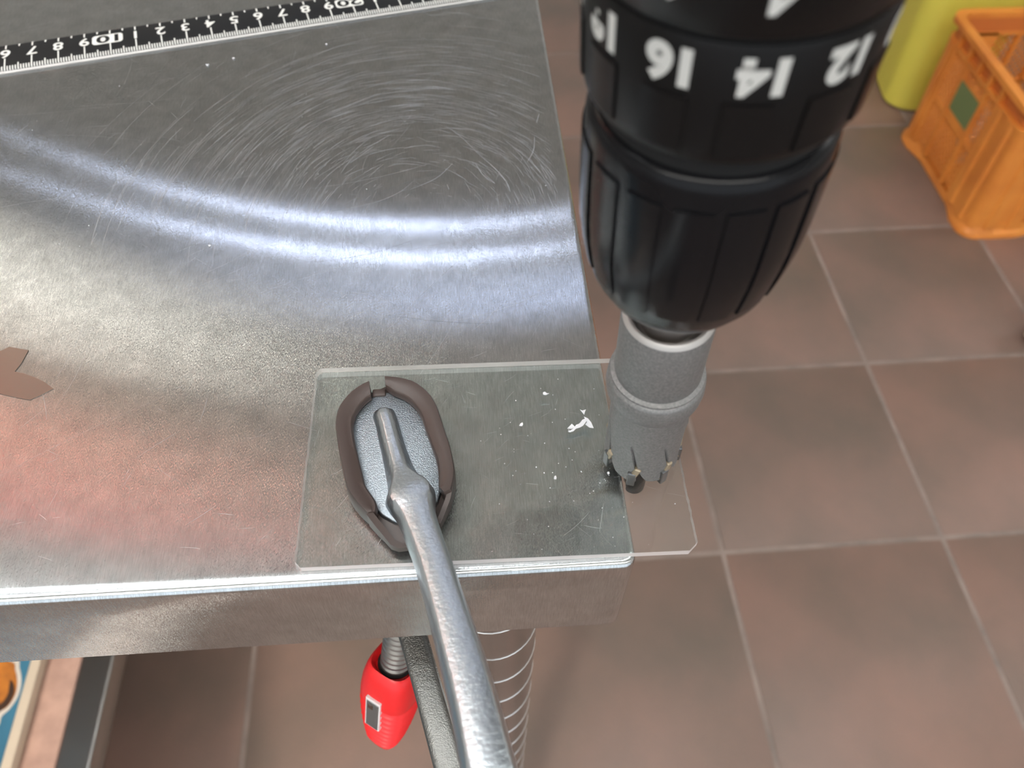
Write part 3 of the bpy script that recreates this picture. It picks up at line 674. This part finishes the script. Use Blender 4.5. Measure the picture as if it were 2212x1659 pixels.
CH = [ # outline in millimetres, height, label
 ([(20.3, 134.9), (21.0, 135.3), (21.6, 134.6), (22.3, 134.3), (21.2, 134.0), (20.3, 134.1)], 1, 'small white chip near the back edge of the acrylic sheet'),
 ([(12.9, 124.0), (13.3, 124.9), (14.0, 125.3), (14.2, 124.6), (13.8, 124.0)], 1, 'white diamond-shaped chip left of the curled chips'),
 ([(25.6, 122.2), (26.8, 123.6), (27.3, 124.1), (27.9, 123.3), (28.2, 122.7), (27.0, 122.2)], 1, 'folded triangular white chip at the left of the curled chips'),
 ([(25.4, 120.7), (26.6, 121.6), (27.4, 122.4), (28.4, 123.7), (29.4, 124.0), (30.5, 125.2), (31.5, 125.4), (31.6, 124.2), (30.4, 123.0), (29.4, 122.6), (28.2, 122.3), (27.2, 121.2), (26.0, 120.6)], 1, 'longest curled white chip beside the hole saw'),
 ([(30.6, 126.2), (31.9, 125.6), (32.7, 124.0), (33.1, 121.6), (31.9, 122.2), (30.7, 123.4), (31.4, 124.4)], 1, 'cupped white chip at the right end of the curled chips'),
 ([(29.9, 128.5), (30.6, 128.2), (31.8, 128.4), (31.4, 127.7), (31.0, 126.5), (30.5, 127.6)], 1, 'forked white chip behind the curled chips'),
 ([(20.6, 107.0), (20.8, 107.9), (21.3, 108.2), (21.5, 107.5), (21.3, 106.9)], 1, 'white chip in the front middle of the acrylic sheet'),
 ([(34.5, 108.0), (34.9, 108.5), (35.3, 108.3), (35.3, 107.7), (34.8, 107.5)], 1, 'round white chip just left of the saw teeth'),
 ([(-81.9, 202.0), (-81.2, 202.4), (-80.8, 201.8), (-81.5, 201.4)], 0, 'white chip on the steel below the second bright streak'),
 ([(-89.0, 311.6), (-88.3, 312.2), (-87.6, 311.4), (-88.5, 310.6)], 0, 'smaller white chip on the steel, right of the pair in front of the ruler'),
 ([(-98.8, 307.0), (-98.0, 307.7), (-97.2, 307.1), (-97.9, 306.2)], 0, 'larger white chip on the steel, left of the pair in front of the ruler'),
 ([(-52.3, 320.2), (-51.7, 320.7), (-51.2, 320.0), (-51.9, 319.5)], 0, 'tiny lone white chip on the steel nearest the far end of the ruler')]
for pts_, onp, lab_ in CH:
    big = len(pts_) > 6 or 'cupped' in lab_
    chip([(x / 1000, y / 1000) for x, y in pts_], ZP if onp else .0001, lab_, .0011 if big else .0004)

def blob(x, y, r, n=7):
    return [(x + r * random.uniform(.5, 1.2) * math.cos(2 * PI * i / n), y + r * random.uniform(.5, 1.2) * math.sin(2 * PI * i / n)) for i in range(n)]
b = bmesh.new()
for i in range(150):
    if i < 95: u = random.gauss(.066, .014); v = -random.gauss(.032, .014); x, y = pl(min(max(u, .002), PW - .002), min(max(v, -PD + .002), -.002)); z = ZP
    else: x = random.uniform(-.16, .03); y = random.uniform(.155, .30); z = .00005
    if z < .001 and not inside((x, y)): continue
    r = random.uniform(.00006, .00020) * (1.5 if random.random() < .1 else 1); p = blob(x, y, r, 5)
    vb = [b.verts.new((q[0], q[1], z)) for q in p]; tv = b.verts.new((x, y, z + r)); b.faces.new(vb[::-1])
    for a_, c_ in zip(vb, vb[1:] + vb[:1]): b.faces.new((a_, c_, tv))
tag(obj('acrylic_dust', b, M_chip), 'fine white acrylic dust scattered over the sheet and steel', 'dust', kind='stuff')

# ---------------------------------------------------------------- orange crate on the floor
CX, CY = .8875, 1.030; CW, CD, CH = .52, .305, .252
crate = empty('plastic_crate', (CX, CY, FLOOR), 'orange plastic lattice crate standing on the tiles at upper right', 'crate')
def cpart(name, b, m=None, sharp=40, lab=None):
    o = obj(name, b, m or M_orange, crate, sharp)
    if lab: o['label'] = lab
    return o
b = bmesh.new(); secs = []
def pout(ins, r): return rrect(ins, CW - ins, ins, CD - ins, r, 6)
# solid rounded corner columns with vertical ridges
def column(cx, cy, sx, sy, ky=1.0):
    b = bmesh.new(); pts = []; L_ = .045
    A = [(0, L_ * 1.75)] + [(.0 - .0045 * (1 if i % 2 else 0), L_ * 1.75 - .012 * i) for i in range(1, 4)]
    outl = [(.000, .088), (-.004, .084), (-.004, .070), (.000, .066), (-.0, .050), (-.005, .046), (-.005, .030), (.0, .026)]
    for i in range(7):
        a = PI + PI / 2 * i / 6; outl.append((.022 + .022 * math.cos(a), .022 + .022 * math.sin(a)))
    outl += [(y, x) for x, y in outl[:8][::-1]]
    inn_ = [(x + .006 if x < .02 else x, y + .006 if y < .02 else y) for x, y in outl]
    inn_ = [(max(x, .006) if y > x else x, max(y, .006) if x > y else y) for x, y in outl]
    outl = [(x, y if y < .04 else .04 + (y - .04) * ky) for x, y in outl]; secs = []
    for z, fl_ in ((.020, 0), (.214, 0)):
        ring = [(cx + sx * x, cy + sy * y, z) for x, y in outl] + [(cx + sx * max(x + .006, .008 if x < .03 else x), cy + sy * max(y + .006, .008 if y < .03 else y), z) for x, y in outl[::-1]]
        secs.append(ring)
    loft(b, secs); return b
for cx, cy, sx, sy in ((0, 0, 1, 1), (CW, 0, -1, 1), (0, CD, 1, -1), (CW, CD, -1, -1)): cpart('corner_column', column(cx, cy, sx, sy, 1.0 if cy == 0 else .2))
# flared foot flange, arched up between the corners
b = bmesh.new(); P_ = pout(-.006, .030); N_ = len(P_)
def perim(ins, r, k=10):
    base_ = rrect(ins, CW - ins, ins, CD - ins, r, 6); o_ = []
    for a, c in zip(base_, base_[1:] + base_[:1]):
        l = math.hypot(a[0] - c[0], a[1] - c[1]); m_ = max(1, int(l / .02))
        for i in range(m_): o_.append((a[0] + (c[0] - a[0]) * i / m_, a[1] + (c[1] - a[1]) * i / m_))
    return o_
def loopband(b, levels):
    rings = []
    for pts, zf in levels: rings.append([b.verts.new((x, y, zf(x, y))) for x, y in pts])
    for A, B in zip(rings, rings[1:]):
        n = len(A)
        for i in range(n): b.faces.new((A[i], A[(i + 1) % n], B[(i + 1) % n], B[i]))
    A, B = rings[-1], rings[0]
    for i in range(len(A)): b.faces.new((A[i], A[(i + 1) % len(A)], B[(i + 1) % len(A)], B[i]))
base_pts = perim(0, .026)
def offs(d):
    o_ = []
    for x, y in base_pts:
        nx = x - min(max(x, .05), CW - .05); ny = y - min(max(y, .05), CD - .05)
        if .05 < x < CW - .05: nx = 0
        if .05 < y < CD - .05: ny = 0
        l = math.hypot(nx, ny) or 1; k = 1
        edge_in = 0
        u = (abs(x - CW / 2) / (CW / 2)) if ny and not nx else (abs(y - CD / 2) / (CD / 2)) if nx and not ny else 1
        if u < .62: edge_in = -.012 * min(1, (.62 - u) / .12)
        o_.append((x + nx / l * (d + edge_in), y + ny / l * (d + edge_in)))
    return o_
loopband(b, [(offs(.007), lambda x, y: .0), (offs(.007), lambda x, y: .009), (offs(.001), lambda x, y: .016), (offs(.001), lambda x, y: .030), (offs(-.006), lambda x, y: .030), (offs(-.006), lambda x, y: .0)])
cpart('foot_flange', b)
for z0_, z1_, o_, nm in ((.209, .216, .003, 'rail'), (.242, CH, .008, 'top_rim')):
    b = bmesh.new(); pts_o = perim(-o_, .026 + o_); pts_i = perim(.008, .020)
    r = [[b.verts.new((x, y, z)) for x, y in pp] for pp, z in ((rrect(-o_, CW + o_, -o_, CD + o_, .03, 6), z0_), (rrect(-o_, CW + o_, -o_, CD + o_, .03, 6), z1_), (rrect(.008, CW - .008, .008, CD - .008, .02, 6), z1_), (rrect(.008, CW - .008, .008, CD - .008, .02, 6), z0_))]
    for k in range(4):
        A, B = r[k], r[(k + 1) % 4]; n = len(A)
        for i in range(n): b.faces.new((A[i], A[(i + 1) % n], B[(i + 1) % n], B[i]))
    cpart(nm, b)
# wall between the two upper rails, and its studs
b = bmesh.new(); r = [[b.verts.new((x, y, z)) for x, y in rrect(ii, CW - ii, ii, CD - ii, .022, 6)] for ii, z in ((.004, .212), (.004, .246), (.007, .246), (.007, .212))]
for k in range(4):
    A, B = r[k], r[(k + 1) % 4]
    for i in range(len(A)): b.faces.new((A[i], A[(i + 1) % len(A)], B[(i + 1) % len(A)], B[i]))
M_orange_d = mat('deep_orange_plastic', (.60, .17, .035), .5)
cpart('upper_band', b, M_orange_d)
def side(P, u0, u1):
    """P(u, d, z): u along the wall, d outwards"""
    def strip(b, u, v, z0, z1, d0, d1): 
        q = [P(a, d, z) for z in (z0, z1) for a, d in ((u, d0), (v, d0), (v, d1), (u, d1))]
        vs = [b.verts.new(p) for p in q]
        for f in ((0, 1, 2, 3), (7, 6, 5, 4), (0, 4, 5, 1), (1, 5, 6, 2), (2, 6, 7, 3), (3, 7, 4, 0)): b.faces.new([vs[i] for i in f])
    n = max(4, int((u1 - u0) / .0365)); 
    for k in range(n + 1):
        u = u0 + (u1 - u0) * k / n; b = bmesh.new(); strip(b, u - .0035, u + .0035, .212, .244, -.003, .006); cpart('rim_stud', b)
    ribs = 3 if u1 - u0 < .3 else 7
    fr = (0, .22, .70, 1) if ribs == 3 else [k / ribs for k in range(ribs + 1)]
    for f_ in fr:
        u = u0 + (u1 - u0) * f_
        b = bmesh.new(); strip(b, u - .003, u + .003, .022, .211, -.006, .004); cpart('upright_rib', b)
    b = bmesh.new(); strip(b, u0, u1, .112, .119, -.006, .003); cpart('cross_rail', b)
    # handhold plate
    mid = (u0 + u1) / 2 if ribs != 3 else u0 + (u1 - u0) * .46; hw = (u1 - u0) / ribs / 2 if ribs != 3 else (u1 - u0) * .24
    for a, c, z0, z1 in ((mid - hw, mid + hw, .120, .190), (mid - hw, mid + hw, .206, .210), (mid - hw, mid - hw * .78, .190, .206), (mid + hw * .78, mid + hw, .190, .206)):
        b = bmesh.new(); strip(b, a, c, z0, z1, -.004, .002); cpart('handhold_plate', b)
    b = bmesh.new(); strip(b, mid - hw * .9, mid + hw * .9, .130, .184, .002, .003); cpart('label_panel', b, M_green, lab='green paper label')
    # diagonal lattice
    b = bmesh.new(); sp = .0135
    def clipbar(a, c):
        p, q = P(a[0], 0, a[1]), P(c[0], 0, c[1]); bar(b, p, q, .0030, .0017)
    for (za, zc) in ((.030, .113), (.119, .211)):
        h = zc - za; L2 = u1 - u0; u = u0 - h
        while u < u1:
            for s_ in (1, -1):
                a = [u, za if s_ > 0 else zc]; c = [u + h, zc if s_ > 0 else za]
                def cl_(p, lim):
                    t = (lim - u) / h; return [lim, a[1] + (c[1] - a[1]) * t]
                A, C_ = a, c
                if u < u0: A = cl_(a, u0)
                if u + h > u1: C_ = cl_(c, u1)
                if A[0] < C_[0] and not (za > .1 and A[0] > mid - hw and C_[0] < mid + hw):
                    # skip behind the handhold
                    clipbar(A, C_)
            u += sp
    return b
for P, u0, u1 in ((lambda u, d, z: (.001 - d, u, z), .088, CD - .052), (lambda u, d, z: (u, .001 - d, z), .088, CW - .088), (lambda u, d, z: (CW - .001 + d, u, z), .088, CD - .052), (lambda u, d, z: (u, CD - .001 + d, z), .088, CW - .088)):
    b = side(P, u0, u1); o = cpart('lattice', b); o['kind'] = 'stuff'
b = bmesh.new(); box(b, .006, CW - .006, .006, CD - .006, .010, .016); cpart('crate_bottom', b)
# crumpled bag inside
b = bmesh.new(); bmesh.ops.create_icosphere(b, subdivisions=4, radius=1)
for v in b.verts:
    f = 1 + .16 * math.sin(v.co.x * 9 + v.co.z * 7) * math.sin(v.co.y * 11 + 2) + .09 * math.sin(v.co.z * 23 + v.co.x * 17)
    v.co = Vector((v.co.x * .12 * f, v.co.y * .095 * f, max(v.co.z, -.9) * .050 * f))
mz = min(v.co.z for v in b.verts)
for v in b.verts: v.co.z -= mz
o = obj('plastic_bag', b, M_bag); o.location = (CX + .16, CY + .15, FLOOR + .0165); tag(o, 'crumpled clear plastic bag lying inside the orange crate', 'bag')

# yellow tub behind the crate
tub = empty('yellow_tub', (.985, 1.487, FLOOR), 'yellow plastic tub standing behind the orange crate', 'tub', rot=(0, 0, math.radians(-8)))
b = bmesh.new(); loft(b, [[(x, y, z) for x, y in rrect(-w, w, -w, w, .045, 8)] for w, z in ((.085, 0), (.090, .006), (.098, .30))], True)
obj('tub_body', b, M_yellow, tub)
b = bmesh.new(); loft(b, [[(x, y, z) for x, y in rrect(-w, w, -w, w, .048, 8)] for w, z in ((.099, .300), (.104, .303), (.104, .320), (.099, .323))], True)
obj('tub_rim', b, M_yrim, tub)

# dark caster at the right edge
cas = empty('rubber_caster', (.903, .782, FLOOR), 'dark rubber caster with pale fitting at the right edge of the floor', 'caster')
b = bmesh.new(); lathe(b, [(-.012, .014), (-.012, .022), (-.009, .026), (.009, .026), (.012, .022), (.012, .014)], 32)
bmesh.ops.transform(b, matrix=Matrix.Translation((0, 0, .026)) @ Matrix.Rotation(PI / 2, 4, 'Y') , verts=b.verts); obj('wheel', b, M_caster, cas)
b = bmesh.new(); box(b, -.017, -.0125, -.012, .012, .010, .060, .002, 2); box(b, .0125, .017, -.012, .012, .010, .060, .002, 2); box(b, -.017, .017, -.014, .014, .060, .066, .002, 2); obj('fork', b, M_cream, cas)
b = bmesh.new(); box(b, -.02, .02, -.02, .02, .066, .072, .002, 2); obj('mounting_plate', b, M_lampbody, cas)

# ---------------------------------------------------------------- low rack at lower left, below the table
ZS = -.55
rack = empty('steel_rack', (-.60, .25, FLOOR), 'low stainless steel rack under the left side of the table', 'rack')
b = bmesh.new(); box(b, -.95, -.3285, -.15, .60, ZS - .030, ZS, .0035, 3); rel(obj('shelf', b, M_rack), rack)
for x in (-.93, -.37):
    for y in (-.13, .58):
        b = bmesh.new(); box(b, x - .012, x + .012, y - .012, y + .012, FLOOR, ZS - .0302, .002, 1); rel(obj('leg', b, M_leg), rack)
b = bmesh.new(); box(b, -.94, -.355, -.14, .55, ZS + .0002, ZS + .004, .001, 1); tag(obj('card_sheet', b, M_card), 'pinkish brown cardboard sheet lying on the low steel rack', 'cardboard')
pic = empty('picture_board', (-.6, .25, ZS + .004), 'blue picture board with cream border and orange figure at lower left corner', 'picture')
ZB = ZS + .0042; XR = -.3835
b = bmesh.new(); box(b, -.92, XR, -.12, .50, ZB, ZB + .012, .0012, 2); rel(obj('border', b, M_cream), pic)
b = bmesh.new(); box(b, -.9, XR - .0085, -.10, .48, ZB + .012, ZB + .0126, .0002, 1); rel(obj('picture_field', b, M_blue), pic)

def flat(name, pts, z, m, par, th=.0003):
    b = bmesh.new(); prism(b, [(p.x, p.y) for p in smooth_path([(x - .005, y, 0) for x, y in pts] + [(pts[0][0] - .005, pts[0][1], 0)], 4)[:-1]], z, z + th); return rel(obj(name, b, m), par)
FZ = ZB + .0127
flat('sticker_edge', [(-.460, .285), (-.4033, .272), (-.3945, .262), (-.3895, .250), (-.3888, .238), (-.3925, .228), (-.3975, .222), (-.3975, .215), (-.4010, .2080), (-.4080, .2060), (-.430, .205), (-.460, .210)], FZ, M_white, pic)
flat('orange_figure', [(-.460, .280), (-.4060, .269), (-.3975, .260), (-.3930, .250), (-.3915, .240), (-.3940, .231), (-.3990, .2270), (-.4040, .2320), (-.4090, .2250), (-.4160, .2280), (-.4200, .2400), (-.460, .242)], FZ + .0004, M_fig, pic)
flat('figure_outline', [(-.3990, .2520), (-.3950, .2480), (-.3925, .2400), (-.3945, .2310), (-.3995, .2260), (-.4030, .2230), (-.4050, .2300), (-.4000, .2330), (-.3975, .2400), (-.3985, .2470)], FZ + .0008, M_figd, pic)
